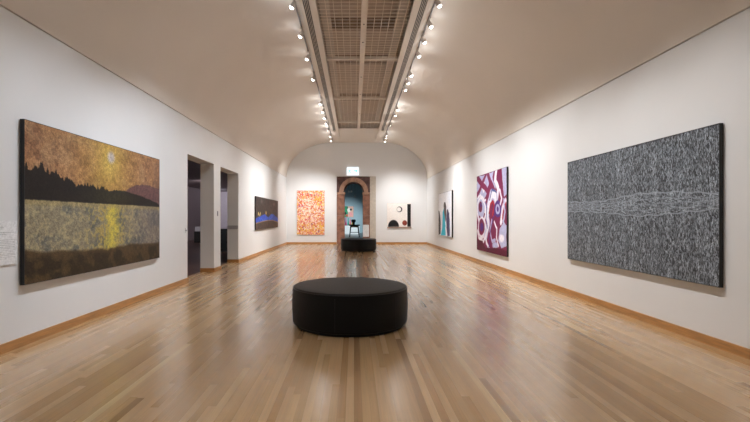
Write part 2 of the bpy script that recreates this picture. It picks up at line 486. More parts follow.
def seg(u, v, pts, wd, asp=1.0):
    """distance mask to a polyline; asp scales u"""
    m = np.zeros(u.shape)
    for (x0, y0), (x1, y1) in zip(pts, pts[1:]):
        dx, dy = (x1-x0)*asp, y1-y0
        t = np.clip((((u-x0)*asp)*dx + (v-y0)*dy)/(dx*dx+dy*dy+1e-9), 0, 1)
        d = np.hypot((u-x0)*asp-t*dx, v-y0-t*dy)
        m = np.maximum(m, 1-ss(wd*0.8, wd*1.1, d))
    return m
def ell(u, v, cx, cy, rx, ry, soft=0.12):
    d = np.hypot((u-cx)/rx, (v-cy)/ry); return 1-ss(1-soft, 1+soft, d)

def paint_sunset():
    h, w = 200, 320; u, v = grid(h, w)
    n1 = noise2(h, w, 10, 18, 5, 1); n2 = noise2(h, w, 40, 70, 2, 2); n3 = noise2(h, w, 60, 6, 3, 3)
    n4 = noise2(h, w, 5, 9, 4, 4)
    img = np.zeros((h, w, 3)) + np.array([168, 124, 86.])
    img = mix(img, (128, 90, 66), ss(0.45, 0.65, n1)*0.75)
    img = mix(img, (206, 160, 116), ss(0.5, 0.62, n2)*0.22)
    img = mix(img, (176, 150, 118), ss(0.5, 0.75, n4)*0.35)
    gold = np.exp(-((u-0.50)/0.20)**2)*(1-ss(0.2, 0.55, v)*0.1)
    img = mix(img, (180, 146, 66), gold*(0.35+0.5*n1))
    img = mix(img, (206, 178, 92), np.exp(-((u-0.50)/0.08)**2-((v-0.14)/0.14)**2)*0.8)
    img = mix(img, (196, 184, 176), ell(u, v, 0.515, 0.10, 0.028, 0.045, 0.5))
    img = mix(img, (112, 74, 60), ss(0.72, 1.0, u)*ss(0.4, 0.7, n4)*0.4)
    # purple mountain
    xs = [0, .60, .66, .72, .80, .86, .92, 1.0]; ys = [.6, .40, .34, .305, .283, .28, .29, .30]
    mt = np.interp(u, xs, ys)+0.012*(n2-0.5)
    img = mix(img, (104, 74, 76), ss(-0.004, 0.004, v-mt)*0.9)
    # dark hill with tree line
    xs = [0, .05, .08, .12, .15, .175, .22, .26, .32, .36, .43, .505, .57, .63, .70, .78, .887, .95, 1.0]
    ys = [.285, .29, .262, .315, .285, .312, .325, .345, .357, .335, .356, .37, .362, .364, .375, .39, .42, .44, .46]
    jag = noise2(1, w, 1, 60, 3, 9)[0][None, :]
    jg2 = noise2(1, w, 1, 110, 2, 10)[0][None, :]
    hl = np.interp(u, xs, ys)+(0.06*(jag-0.5)+0.05*(jg2-0.5))*(1-ss(0.3, 0.6, u)*0.8)
    img = mix(img, (36, 31, 28), ss(-0.004, 0.004, v-hl))
    img = mix(img, (62, 58, 40), ss(-0.004, 0.004, v-hl)*ell(u, v, 0.53, 0.42, 0.16, 0.07, 0.8)*0.7)
    # water
    wm = ss(0.482, 0.488, v+0.004*n2)
    wat = np.zeros((h, w, 3)) + np.array([146, 136, 112.])
    wat = mix(wat, (96, 98, 96), ss(0.45, 0.65, n1)*0.7)
    wat = mix(wat, (190, 172, 124), ss(0.48, 0.64, n2)*0.35)
    wat = mix(wat, (110, 100, 104), ss(0.6, 0.9, u)*0.45)
    wat = mix(wat, (182, 152, 66), np.exp(-((u-0.50)/0.14)**2)*ss(0.42, 0.6, n2)*0.6)
    wat = mix(wat, (216, 198, 70), np.exp(-((u-0.525-0.01*np.sin(v*30))/0.045)**2)*(0.35+0.6*n1))
    wat = mix(wat, (164, 146, 96), (1-ss(0.50, 0.53, v))*0.6)
    img = img*(1-wm[..., None]) + wat*wm[..., None]
    # shore
    sh = 0.83+0.05*(n4-0.5)-0.035*(1-ss(0, 0.4, u))
    img = mix(img, (84, 66, 42), ss(-0.006, 0.02, v-sh))
    img = mix(img, (50, 40, 27), ss(-0.006, 0.06, v-sh)*ss(0.4, 0.6, n1)*0.9)
    spk = np.random.RandomState(5).rand(h, w)
    img = img*(0.82+0.32*spk[..., None]+0.2*(n2[..., None]-0.5))
    return img*0.98

def paint_dark_blue():
    h, w = 70, 240; u, v = grid(h, w); n = noise2(h, w, 20, 60, 3, 21); n2 = noise2(h, w, 6, 30, 3, 22)
    img = np.zeros((h, w, 3)) + np.array([66, 56, 52.])
    img = mix(img, (40, 35, 36), ss(0.4, 0.65, n)*0.8)
    top = np.interp(u, [0, .1, .22, .35, .45, .52, .62, .72, .8, .9, 1], [.66, .62, .58, .52, .60, .62, .53, .50, .55, .60, .66])+0.03*(n2-0.5)
    bot = np.interp(u, [0, .3, .5, .7, 1], [.80, .74, .72, .72, .80])
    band = ss(-0.01, 0.01, v-top)*(1-ss(-0.01, 0.01, v-bot))
    img = mix(img, (38, 72, 176), band); img = mix(img, (86, 128, 214), band*ss(0.5, 0.7, n)*0.7)
    img = mix(img, (176, 142, 96), np.exp(-((v-bot-0.012)/0.013)**2))
    img = mix(img, (92, 76, 62), ss(0.0, 0.03, v-bot-0.02)*ss(0.35, 0.6, n)*0.8)
    for (x, y, r) in ((.10, .52, .014), (.15, .56, .012), (.40, .48, .016), (.17, .5, .01)):
        img = mix(img, (226, 202, 120), ell(u, v, x, y, r, r*4, .4))
    img = mix(img, (112, 104, 98), (ell(u, v, .22, .13, .04, .06, .8)+ell(u, v, .78, .15, .04, .06, .8))*0.7)  # spotlight reflections painted as two pale smudges near the top
    img = mix(img, (20, 18, 18), np.exp(-((u-0.5)/0.004)**2))
    return img

def paint_orange():
    h, w = 210, 132; u, v = grid(h, w); r = np.random.RandomState(33)
    img = np.zeros((h, w, 3)) + np.array([224, 160, 112.])
    pal = [(206, 74, 58), (222, 104, 76), (232, 168, 84), (240, 196, 66), (244, 222, 196), (238, 196, 180), (226, 126, 120), (214, 88, 92), (150, 96, 130), (248, 236, 220)]
    wt = np.array([3, 3, 3, 2, 3, 3, 3, 2, .8, 2.])
    for i in range(2300):
        cx, cy = r.rand()*w, r.rand()*h
        d = math.hypot((cx/w-0.45)/0.4, (cy/h-0.45)/0.35)
        ww = wt.copy()
        if d < 0.8: ww[4] *= 3; ww[5] *= 3; ww[9] *= 3
        if cx/w > .6 and cy/h < .35: ww[3] *= 5
        if cy/h > .75: ww[2] *= 3; ww[3] *= 2
        c = pal[r.choice(10, p=ww/ww.sum())]
        a = r.rand()*PI; rl = 2.5+r.rand()*4; rs = 1.0+r.rand()*1.1
        x0, x1 = int(max(0, cx-8)), int(min(w, cx+8)); y0, y1 = int(max(0, cy-8)), int(min(h, cy+8))
        yy, xx = np.mgrid[y0:y1, x0:x1]
        p = (xx-cx)*math.cos(a)+(yy-cy)*math.sin(a); q = -(xx-cx)*math.sin(a)+(yy-cy)*math.cos(a)+0.06*p*p
        m = (np.hypot(p/rl, q/rs) < 1)
        img[y0:y1, x0:x1][m] = c
    return img

def paint_white_shapes():
    h, w = 110, 110; u, v = grid(h, w); n = noise2(h, w, 8, 8, 3, 41)
    img = np.zeros((h, w, 3)) + np.array([244, 238, 232.]); img = mix(img, (236, 224, 216), n*0.5)
    d = np.hypot((u-0.27)/0.23, (v-1.0)/0.29); img = mix(img, (26, 26, 27), 1-ss(0.97, 1.03, d))
    img = mix(img, (24, 24, 25), ss(0.845, 0.855, u)*(1-ss(0.99, 1.0, u))*(v > 0.03))
    img = mix(img, (40, 38, 38), ell(u, v, .52, .26, .115, .12, .06)); img = mix(img, (238, 232, 226), ell(u, v, .50, .26, .09, .095, .08))
    img = mix(img, (240, 236, 230), ell(u, v, .32, .28, .07, .07, .2))
    img = mix(img, (128, 52, 40), ell(u, v, .74, .84, .10, .115, .06)); img = mix(img, (164, 84, 66), ell(u, v, .71, .80, .04, .05, .5)*.7)
    img = mix(img, (190, 160, 150), np.exp(-((v-0.97)/0.012)**2)*0.3)
    return img

def paint_turquoise():
    h, w = 150, 200; u, v = grid(h, w); n = noise2(h, w, 12, 10, 4, 51)
    wob = 0.03*(n-0.5); uu = u+wob
    img = np.zeros((h, w, 3)) + np.array([246, 246, 250.])
    img = mix(img, (232, 238, 248), ss(0.4, 0.7, n)*0.6)
    img = mix(img, (66, 60, 66), poly(uu, v, [(0, .40), (.06, .42), (.12, .52), (.18, .70), (.17, .97), (0, 1.0)]))
    img = mix(img, (50, 192, 220), poly(uu, v, [(.33, .46), (.42, .36), (.50, .5), (.52, .62), (.56, .80), (.62, .98), (.20, 1.0), (.30, .80), (.33, .6)]))
    img = mix(img, (88, 84, 80), poly(uu, v, [(.41, .28), (.46, .22), (.55, .23), (.60, .32), (.62, .50), (.56, .68), (.50, .60), (.44, .45)]))
    img = mix(img, (140, 76, 58), ell(uu, v, .52, .45, .035, .05, .5)*.7)
    img = mix(img, (62, 52, 92), poly(uu, v, [(.66, .42), (.72, .38), (.80, .48), (.84, .66), (.86, .97), (.70, 1.0), (.62, .80), (.60, .62)]))
    img = mix(img, (100, 150, 180), poly(uu, v, [(.80, .62), (.84, .6), (.88, .8), (.86, .98), (.80, .98)])*.5)
    img = mix(img, (238, 238, 240), poly(uu, v, [(.52, .78), (.56, .8), (.66, .98), (.58, 1.0)]))
    img = mix(img, (30, 30, 32), (u > 0.975).astype(float))
    return img

def paint_magenta():
    h, w = 200, 230; u, v = grid(h, w); n = noise2(h, w, 8, 8, 4, 61); m2 = noise2(h, w, 30, 30, 2, 62)
    U = u+0.04*(n-0.5); V = v+0.03*(noise2(h, w, 7, 7, 3, 63)-0.5); A = 1.15
    mg = (126, 28, 78); wh = (238, 234, 244); lv = (186, 188, 220); rd = (178, 30, 46); pu = (86, 44, 130); dk = (92, 22, 50)
    img = np.zeros((h, w, 3)) + np.array(mg, float)
    img = mix(img, lv, poly(U, V, [(0, 0), (.62, 0), (.56, .10), (.42, .17), (.40, .28), (.22, .34), (.12, .30), (0, .42)]))
    img = mix(img, wh, poly(U, V, [(.16, .13), (.27, .07), (.36, .17), (.26, .25)]))
    img = mix(img, mg, seg(U, V, [(.03, .02), (.42, .24)], .045, A)); img = mix(img, mg, seg(U, V, [(.36, .0), (.02, .26)], .035, A))
    img = mix(img, mg, seg(U, V, [(.42, .0), (.5, .12), (.46, .25), (.30, .38)], .045, A))
    img = mix(img, wh, seg(U, V, [(.70, .0), (.66, .12), (.76, .22), (.72, .34)], .04, A))
    img = mix(img, lv, poly(U, V, [(.86, 0), (1, 0), (1, .30), (.93, .33), (.88, .16)]))
    # oval face outlines
    img = mix(img, wh, ell(U, V, .18, .47, .19, .19, .05)); img = mix(img, lv, ell(U, V, .17, .46, .13, .14, .06))
    img = mix(img, mg, ell(U, V, .15, .42, .07, .07, .1)); img = mix(img, pu, ell(U, V, .17, .40, .028, .03, .2))
    img = mix(img, mg, seg(U, V, [(.10, .55), (.22, .60), (.30, .52)], .018, A))
    img = mix(img, wh, ell(U, V, .20, .70, .16, .15, .06)); img = mix(img, mg, ell(U, V, .19, .69, .11, .11, .08)); img = mix(img, pu, ell(U, V, .20, .69, .06, .06, .15))
    # centre arches
    arch = [(.34, .80), (.44, .66), (.40, .55), (.44, .40), (.54, .28), (.66, .30), (.70, .40)]
    img = mix(img, lv, seg(U, V, arch, .070, A)); img = mix(img, wh, seg(U, V, arch, .042, A))
    img = mix(img, (70, 90, 150), seg(U, V, [(.47, .34), (.57, .22), (.70, .26)], .012, A))
    img = mix(img, rd, seg(U, V, [(.46, .50), (.50, .40), (.58, .36), (.64, .42), (.58, .52), (.62, .60)], .020, A))
    img = mix(img, mg, seg(U, V, [(.38, .97), (.48, .78), (.60, .60)], .055, A))
    img = mix(img, wh, seg(U, V, [(.26, .88), (.34, .80), (.38, .90), (.46, .96)], .022, A))
    img = mix(img, pu, ell(U, V, .74, .46, .11, .10, .06)); img = mix(img, lv, ell(U, V, .74, .46, .065, .06, .1)); img = mix(img, pu, ell(U, V, .74, .46, .03, .03, .2))
    img = mix(img, wh, seg(U, V, [(.84, .62), (.88, .46), (.97, .38)], .040, A)); img = mix(img, rd, seg(U, V, [(.88, .58), (.90, .48), (.98, .40)], .014, A))
    img = mix(img, wh, seg(U, V, [(.80, .24), (.86, .34), (.82, .40)], .02, A))
    img = mix(img, lv, poly(U, V, [(.80, .70), (.92, .62), (1, .66), (1, .88), (.86, .92), (.76, .84)])); img = mix(img, wh, ell(U, V, .86, .80, .07, .05, .3)); img = mix(img, lv, ell(U, V, .66, .90, .10, .04, .3))
    img = mix(img, lv, seg(U, V, [(.55, .60), (.50, .74), (.56, .86), (.66, .84)], .020, A)); img = mix(img, wh, seg(U, V, [(.64, .62), (.72, .70), (.70, .80), (.76, .90)], .018, A))
    img = mix(img, pu, seg(U, V, [(.44, .95), (.52, .72), (.60, .56), (.66, .52)], .012, A)); img = mix(img, lv, seg(U, V, [(.56, .02), (.58, .12), (.66, .2)], .018, A))
    img = mix(img, (90, 100, 170), seg(U, V, [(.30, .34), (.38, .44), (.36, .60), (.42, .70)], .010, A)); img = mix(img, lv, seg(U, V, [(.92, .36), (.95, .5), (.90, .62)], .022, A))
    img = mix(img, wh, seg(U, V, [(.04, .30), (.14, .26), (.26, .36), (.34, .34)], .016, A))
    img = mix(img, dk, poly(U, V, [(0, .86), (.20, .87), (.34, .96), (.60, .93), (1, .93), (1, 1), (0, 1)]))
    img = mix(img, wh, seg(U, V, [(.02, .74), (.08, .84), (.22, .86)], .02, A))
    return img*(0.94+0.12*m2[..., None])

def paint_dashes():
    h, w = 330, 620; u, v = grid(h, w); r = np.random.RandomState(71)
    n = noise2(h, w, 4, 14, 4, 72)
    img = (np.zeros((h, w)) + 60) + 22*(n-0.5)
    colb = noise2(1, w, 1, 60, 3, 73)[0]; colb = 0.3+0.4*np.clip((colb-0.3)/0.4, 0, 1)
    img = img*(0.85+0.3*colb[None, :])
    mid = 0.47+0.0*u
    top = np.interp(u, [0, .15, .35, .6, .8, 1], [.405, .425, .425, .385, .395, .425]); bot = np.interp(u, [0, .15, .35, .6, .8, 1], [.51, .515, .53, .565, .545, .52])
    blk = noise2(h, w, 14, 40, 2, 74)
    for i in range(34000):
        x = int(r.rand()*w); y = int(r.rand()*h)
        b = 84+r.rand()**1.5*120*(0.35+0.55*colb[x]+0.5*blk[y, x])
        L = int(3+r.rand()*6)
        if top[y, x] < v[y, x] < bot[y, x] and r.rand() < .55:
            xe = min(w, x+L); img[y, x:xe] = np.maximum(img[y, x:xe], b*0.95)
        else:
            y2 = min(h, y+L); sl = r.randint(-1, 2); hh = L//2
            img[y:y+hh, x] = np.maximum(img[y:y+hh, x], b)
            x2 = min(w-1, max(0, x+sl)); img[y+hh:y2, x2] = np.maximum(img[y+hh:y2, x2], b)
    inside = (ss(0, 0.012, v-top)*ss(0, 0.012, bot-v)); img = img+inside*16
    for k_ in (0, .28, .5, .75, 1):
        yl = top*(1-k_)+bot*k_+0.004*np.sin(u*60+k_*9)
        e = np.exp(-((v-yl)/0.0045)**2)*(0.95 if k_ in (0, 1) else .6)
        img = img*(1-e)+172*e
    rgb = np.stack([img*0.95, img*1.0, img*1.055], -1)
    return rgb

def paint_far():
    h, w = 40, 44; u, v = grid(h, w); n = noise2(h, w, 4, 4, 3, 81)
    img = np.zeros((h, w, 3)) + np.array([216, 170, 150.])
    img = mix(img, (40, 140, 96), (u < .45)*1.0); img = mix(img, (230, 224, 214), ell(u, v, .55, .35, .16, .2)); img = mix(img, (30, 30, 34), ell(u, v, .2, .65, .1, .12)+ell(u, v, .75, .3, .1, .1)+ell(u, v, .42, .15, .06, .06))
    img = mix(img, (226, 150, 150), ell(u, v, .75, .75, .18, .2)); img = mix(img, (210, 80, 70), ell(u, v, .35, .85, .12, .1))
    return img
def text_card(rows, seed, h=120, w=90, margin=.10):
    u, v = grid(h, w); r = np.random.RandomState(seed)
    img = np.zeros((h, w, 3)) + np.array([232, 232, 232.])
    for (v0, v1, step, dens, end) in rows:
        y = v0
        while y < v1:
            yi = int(y*h); x = int(margin*w); xe = int((end if y+step < v1 else end*.6)*w)
            while x < xe:
                L = r.randint(2, 8)
                if yi < h: img[yi, x:min(x+L, xe)] = dens
                x += L+1
            y += step
    return img

def canvas(name, W, H, D, img, parent, off=0.0, m=M_PAINT):
    """a slab with a painted front (local x right, z up, front at y=-D), built as one mesh"""
    h, w, _ = img.shape
    lin_ = s2l(np.clip(img, 0, 255)/255.0)
    xs = np.linspace(-W/2, W/2, w); zs_ = np.linspace(H, 0, h)
    V = np.zeros((h*w+8, 3)); g = np.stack(np.meshgrid(xs, zs_), -1).reshape(-1, 2)
    V[:h*w, 0] = g[:, 0]; V[:h*w, 2] = g[:, 1]+off; V[:h*w, 1] = -D
    z0, z1 = off, off+H
    V[h*w:] = [(-W/2,-D,z0),(W/2,-D,z0),(W/2,-D,z1),(-W/2,-D,z1),(-W/2,-D+0.008,z0),(W/2,-D+0.008,z0),(W/2,-D+0.008,z1),(-W/2,-D+0.008,z1)]
    i, j = np.mgrid[0:h-1, 0:w-1]; a = (i*w+j).reshape(-1)
    F = np.stack([a, a+w, a+w+1, a+1], -1).tolist()
    k = h*w
    F += [(k+0,k+4,k+5,k+1),(k+1,k+5,k+6,k+2),(k+2,k+6,k+7,k+3),(k+3,k+7,k+4,k+0),(k+4,k+7,k+6,k+5)]
    me = bpy.data.meshes.new(name); me.from_pydata(V.tolist(), [], F); me.update()
    at = me.color_attributes.new('paint', 'FLOAT_COLOR', 'POINT')
    c = np.ones((h*w+8, 4), dtype=np.float32); c[:h*w, :3] = lin_.reshape(-1, 3)
    c[h*w:, :3] = lin_.mean(axis=(0, 1))*0.5
    at.data.foreach_set('color', c.reshape(-1))
    me.materials.append(m)
    o = bpy.data.objects.new(name, me); COL.objects.link(o); o.parent = parent
    return o

def painting(wall, c, z0, W, H, D, img, label, edge=M_EDGE, cat='painting', name='painting', group=None):
    """wall: 'L','R','E'; c: centre coordinate along the wall"""
    if wall == 'L': loc, rz = (XL, c, z0), PI/2
    elif wall == 'R': loc, rz = (XR, c, z0), -PI/2
    elif wall == 'E': loc, rz = (c, YE, z0), 0
    else: loc, rz = (c, wall, z0), 0
    t = thing(name, label, cat, loc, rz, group)
    canvas('canvas', W, H, D, img, t)
    k = MB(); e = 0.002
    # tray frame: four sides, flush with the canvas front
    k.box(-W/2-0.006, -W/2-e*0, -D, -0.012, -0.006, H+0.006); k.box(W/2, W/2+0.006, -D, -0.012, -0.006, H+0.006)
    k.box(-W/2, W/2, -D, -0.012, H, H+0.006); k.box(-W/2, W/2, -D, -0.012, -0.006, 0)
    k.build('edge_frame', edge, t)
    k = MB()
    k.box(-W/2+0.06, -W/2+0.11, -D+0.008, 0, 0.06, H-0.06); k.box(W/2-0.11, W/2-0.06, -D+0.008, 0, 0.06, H-0.06)
    k.box(-W/2+0.11, W/2-0.11, -D+0.008, 0, H-0.12, H-0.06); k.box(-W/2+0.11, W/2-0.11, -D+0.008, 0, 0.06, 0.12)
    k.build('stretcher', M_BATTEN, t)
    return t
painting('L', 5.835, 0.628, 3.0, 1.665, 0.055, paint_sunset(), 'large gold and black landscape painting of a low sun over water, on the left wall')
painting('L', 16.70, 0.90, 4.25, 1.14, 0.045, paint_dark_blue(), 'wide dark painting with a blue mountain band, left wall past the openings')
painting('E', -2.16, 0.465, 1.375, 2.20, 0.04, paint_orange(), 'tall dappled orange and yellow painting on the end wall left of the archway', edge=M_EDGEW)
painting('E', 2.245, 0.865, 1.19, 1.17, 0.04, paint_white_shapes(), 'square white painting with black dome and column, end wall right of the archway', edge=M_EDGEW)
painting('R', 17.05, 0.585, 2.5, 1.73, 0.05, paint_turquoise(), 'white painting with turquoise and dark upright shapes, far end of the right wall')
painting('R', 11.37, 0.385, 2.45, 2.12, 0.05, paint_magenta(), 'tall magenta painting with white and lavender swirls on the right wall')
painting('R', 5.742, 0.62, 3.0, 1.61, 0.05, paint_dashes(), 'very large grey painting of dense white dashes on the right wall')
# thin brown box under the white painting
t = thing('picture_strip', 'narrow brown strip under the square white painting on the end wall', 'ledge', (2.245, YE, 0.80))
k = MB(); k.box(-0.595, 0.615, -0.05, 0, 0, 0.05, 0.004); k.build('strip_box', mat('brown_strip', (0.36,0.24,0.19,1), 0.6, noise=0.1), t)

# text labels
def card(wall, c, z0, W, H, img, label):
    if wall == 'L': loc, rz = (XL, c, z0), PI/2
    elif wall == 'R': loc, rz = (XR, c, z0), -PI/2
    else: loc, rz = (c, wall, z0), 0
    t = thing('wall_label', label, 'label', loc, rz)
    canvas('printed_face', W, H, 0.012, img, t)
    k = MB(); k.box(-W/2, W/2, -0.004, 0, 0, H); k.build('backing_board', M_PLASTIC, t)
card('L', 4.155, 0.845, 0.28, 0.43, text_card([(.08,.11,.03,150,.5),(.15,.2,.03,170,.4),(.27,.36,.045,140,.85),(.44,.86,.038,165,.9)], 5), 'white printed wall label just left of the gold landscape painting')
card('R', 7.36, 1.085, 0.10, 0.10, text_card([(.2,.8,.15,170,.9)], 6, 40, 40), 'tiny white label on the right wall beside the grey dash painting')
card(AY0, 0.60, 0.36, 0.30, 0.60, text_card([(.08,.95,.06,190,.85)], 7, 70, 40), 'white text panel on the right side of the stone archway')

# small switches
def switch(Y, z, label, w=0.05, h=0.09):
    t = thing('wall_switch', label, 'switch', (XL, Y, z), PI/2)
    k = MB(); k.box(-w/2, w/2, -0.01, 0, 0, h, 0.002); k.build('cover_plate', M_GREYP if w < 0.06 else M_PLASTIC, t)
    k = MB(); k.box(-w*0.22, w*0.22, -0.016, -0.01, h*0.35, h*0.65); k.build('rocker', M_GREYP, t)
switch(10.63, 1.35, 'small grey switch on the pier between the two wall openings', 0.055, 0.12)
switch(8.62, 1.0, 'pale switch plate on the left wall just before the first opening', 0.07, 0.10)

# exit sign
t = thing('exit_sign', 'glowing white and green exit sign above the stone archway', 'sign', (-0.06, YE, 3.42))
k = MB(); k.box(-0.29, 0.29, -0.10, -0.02, 0.02, 0.40, 0.01); k.build('light_box', mat('lit_sign_panel', (0.9,0.95,1,1), 0.4, emit=(0.80,0.92,1.0,1), estr=0.62), t)
k = MB(); k.box(-0.05, 0.05, -0.03, 0, 0.10, 0.32); k.build('bracket', M_PLASTIC, t)
MG = mat('lit_green_sign', (0.05,0.8,0.5,1), 0.4, emit=(0.25,1.0,0.8,1), estr=0.45)
def sign_poly(name, pts, y=-0.104):
    q = MB(); q.prism(pts, y, y+0.006); q.build(name, MG, t)
q = MB()
ox, oz, s = -0.155, 0.21, 0.30      # running figure pictogram
def stroke(mb, a, b, wd):
    a = Vector((ox+a[0]*s, oz+a[1]*s)); b = Vector((ox+b[0]*s, oz+b[1]*s)); d = (b-a).normalized(); n_ = Vector((-d.y, d.x))*wd*s
    mb.prism([tuple(a+n_), tuple(a-n_), tuple(b-n_), tuple(b+n_)], -0.104, -0.099)
for a, b, wd in (((0.02,0.18),(-0.04,-0.08),0.07),((-0.04,-0.08),(0.14,-0.2),0.045),((0.14,-0.2),(0.10,-0.42),0.04),((-0.04,-0.08),(-0.14,-0.26),0.045),((-0.14,-0.26),(-0.34,-0.28),0.04),((0.02,0.17),(0.22,0.06),0.032),((0.02,0.17),(-0.2,0.10),0.032),((-0.2,0.10),(-0.28,-0.04),0.03)):
    stroke(q, a, b, wd)
q.prism([(ox+s*(0.09+0.08*math.cos(2*PI*i/12)), oz+s*(0.34+0.08*math.sin(2*PI*i/12))) for i in range(12)], -0.104, -0.099)
q.build('running_figure', MG, t)
sign_poly('arrow', [(0.05,0.20),(0.17,0.20),(0.17,0.15),(0.25,0.225),(0.17,0.30),(0.17,0.25),(0.05,0.25)])

# ------------------------------------------------------------------ track lighting
TZ = ZC - 0.05
WARM = (0.99, 0.99, 1.0)
COOL = (0.92, 0.985, 1.08)
def track(side):
    x = CX + side*1.22
    t = thing('lighting_track', 'thin dark lighting track along the %s shoulder of the vault' % ('left' if side<0 else 'right'), 'lighting track', (x, 0, ZC), 0, 'ceiling lighting tracks')
    k = MB(); k.box(-0.012, 0.012, -3.2, 20.6, -0.035, -0.012); k.build('rail', M_RAIL, t)
    for yy in [-3, 0, 3, 6, 9, 12, 15, 18, 20.5]:
        k = MB(); k.box(-0.008, 0.008, yy-0.02, yy+0.02, -0.014, 0.0); k.build('ceiling_clip', M_RAIL, t)
for s in (-1, 1): track(s)

def make_head():
    meshes = {}
    def me(name, mb, m):
        o = mb.build(name, m); d = o.data; bpy.data.objects.remove(o); return d
    k = MB(); k.box(-0.016, 0.016, -0.055, 0.055, -0.03, 0.0, 0.003); a = me('adapter', k, M_HEAD)
    k = MB(); k.cyl((0,0,-0.03), (0,0,-0.085), 0.007); b = me('stem', k, M_HEAD)
    # housing along local -Z from pivot; lens faces -Z
    k = MB(); k.lathe([(0,0.055),(0.026,0.055),(0.034,0.045),(0.040,0.0),(0.044,-0.055),(0.044,-0.062),(0.037,-0.062),(0.037,-0.052),(0,-0.052)], 20); c = me('housing', k, M_HEAD)
    k = MB(); k.lathe([(0,-0.090),(0.016,-0.087),(0.029,-0.078),(0.0365,-0.064),(0.0365,-0.053),(0,-0.053)], 20); d = me('lens', k, M_LENS)
    return a, b, c, d
HEAD = make_head()
ORD = ['nearest','second','third','fourth','fifth','sixth','seventh','eighth','ninth','tenth','eleventh','twelfth','thirteenth','fourteenth','fifteenth']
def spot(x, y, z, target, power, size, label, group, color=WARM, blend=1.0, cat='spotlight', parent_shift=0.035):
    t = thing('track_spotlight', label, cat, (x, y, z), 0, group)
    for nm, d in (('adapter', HEAD[0]), ('stem', HEAD[1])):
        o = bpy.data.objects.new(nm, d); COL.objects.link(o); o.parent = t
    p = Vector((x, y, z-0.11)); dr = (Vector(target)-p).normalized()
    rot = (-dr).to_track_quat('Z', 'Y').to_euler()
    o = bpy.data.objects.new('housing', HEAD[2]); COL.objects.link(o); o.parent = t; o.location = (0,0,-0.11); o.rotation_euler = rot
    l = bpy.data.objects.new('lens', HEAD[3]); COL.objects.link(l); l.parent = o
    ld = bpy.data.lights.new('spot_beam', 'SPOT'); ld.energy = power; ld.spot_size = math.radians(size); ld.spot_blend = blend
    ld.color = color; ld.shadow_soft_size = 0.035
    lo = bpy.data.objects.new('spot_beam', ld); COL.objects.link(lo); lo.parent = o; lo.location = (0,0,-0.095)
    gd = bpy.data.lights.new('spill_glow', 'POINT'); gd.energy = power*SPILL; gd.color = color; gd.shadow_soft_size = 0.04
    go = bpy.data.objects.new('spill_glow', gd); COL.objects.link(go); go.parent = o; go.location = (0,0,-0.14)
    return t
PW = 210.0
SPILL = 0.009
hz = ZC - 0.035
# (y position, target y, target z, power factor, cone); y<7.2 lies above the picture frame
left = [(-2.0,-2.4,1.5,.25,65),(0.9,'F',-0.9,.45,85),(2.6,'F',-0.9,.5,85),(3.9,4.6,1.75,.45,58),(5.1,5.6,1.7,.75,58),(6.3,6.7,1.7,.9,58),
        (7.3,7.9,1.7,.75,58),(8.46,9.6,1.4,.45,62),(9.67,11.2,1.4,.45,62),(11.1,12.9,1.6,.6,60),(13.5,14.4,1.6,.9,60),(14.5,15.7,1.6,1.3,60),(15.4,17.0,1.6,1.3,60),
        (16.3,18.4,1.6,1.0,60),(17.5,'E',-2.9,1.0,55),(18.8,'E',-2.0,1.1,50),(20.0,'C',0,.5,70)]
right = [(-2.0,-2.4,1.5,.25,65),(0.8,'F',1.3,.45,85),(1.8,'F',0.9,.5,85),(2.6,2.4,1.6,.2,60),(3.9,4.7,1.75,.5,58),(5.0,5.5,1.7,.75,58),(6.1,6.6,1.7,.8,58),
        (7.24,8.1,1.6,.7,60),(8.03,9.4,1.6,.7,60),(8.75,10.6,1.6,.9,58),(9.5,11.4,1.6,1.0,58),(10.8,12.5,1.6,.9,58),(11.4,14.0,1.6,.7,60),(12.0,15.4,1.6,.8,60),(14.2,17.6,1.6,1.5,58),
        (15.0,19.8,1.6,1.6,58),(16.6,'E',1.6,.7,55),(18.6,'E',2.3,.62,50),(19.2,'E',2.9,.62,55),(20.1,'C',0,.5,70)]
for side, lst in ((-1, left), (1, right)):
    x = CX + side*1.22; xw = XL if side < 0 else XR; n = 0
    word = 'left' if side < 0 else 'right'
    for (y, ty, tz, f, size) in lst:
        if ty == 'E': tgt = (tz, YE, 0.75); f *= 1.35; size = 68
        elif ty == 'F': tgt = (tz, y+0.4, 0)  # unseen spots added to brighten the near floor
        elif ty == 'C': tgt = (xw, YE-1.0, 1.9)
        else: tgt = (xw, y-0.35+0.3*(ty-y), 0.55); size = 63 if y < 7.1 else 73
        col = COOL if (side < 0 and y < 9) else WARM
        if y < 7.1:
            spot(x, y, hz, tgt, PW*f, size, 'unseen lit spotlight on the %s ceiling track, nearer than all those in view' % word, 'unseen near spotlights of the %s track' % word, col)
        else:
            spot(x, y, hz, tgt, PW*f, size, 'lit spotlight on the %s ceiling track, %s one in view from the camera' % (word, ORD[n]), 'spotlights on the %s track' % word, col); n += 1

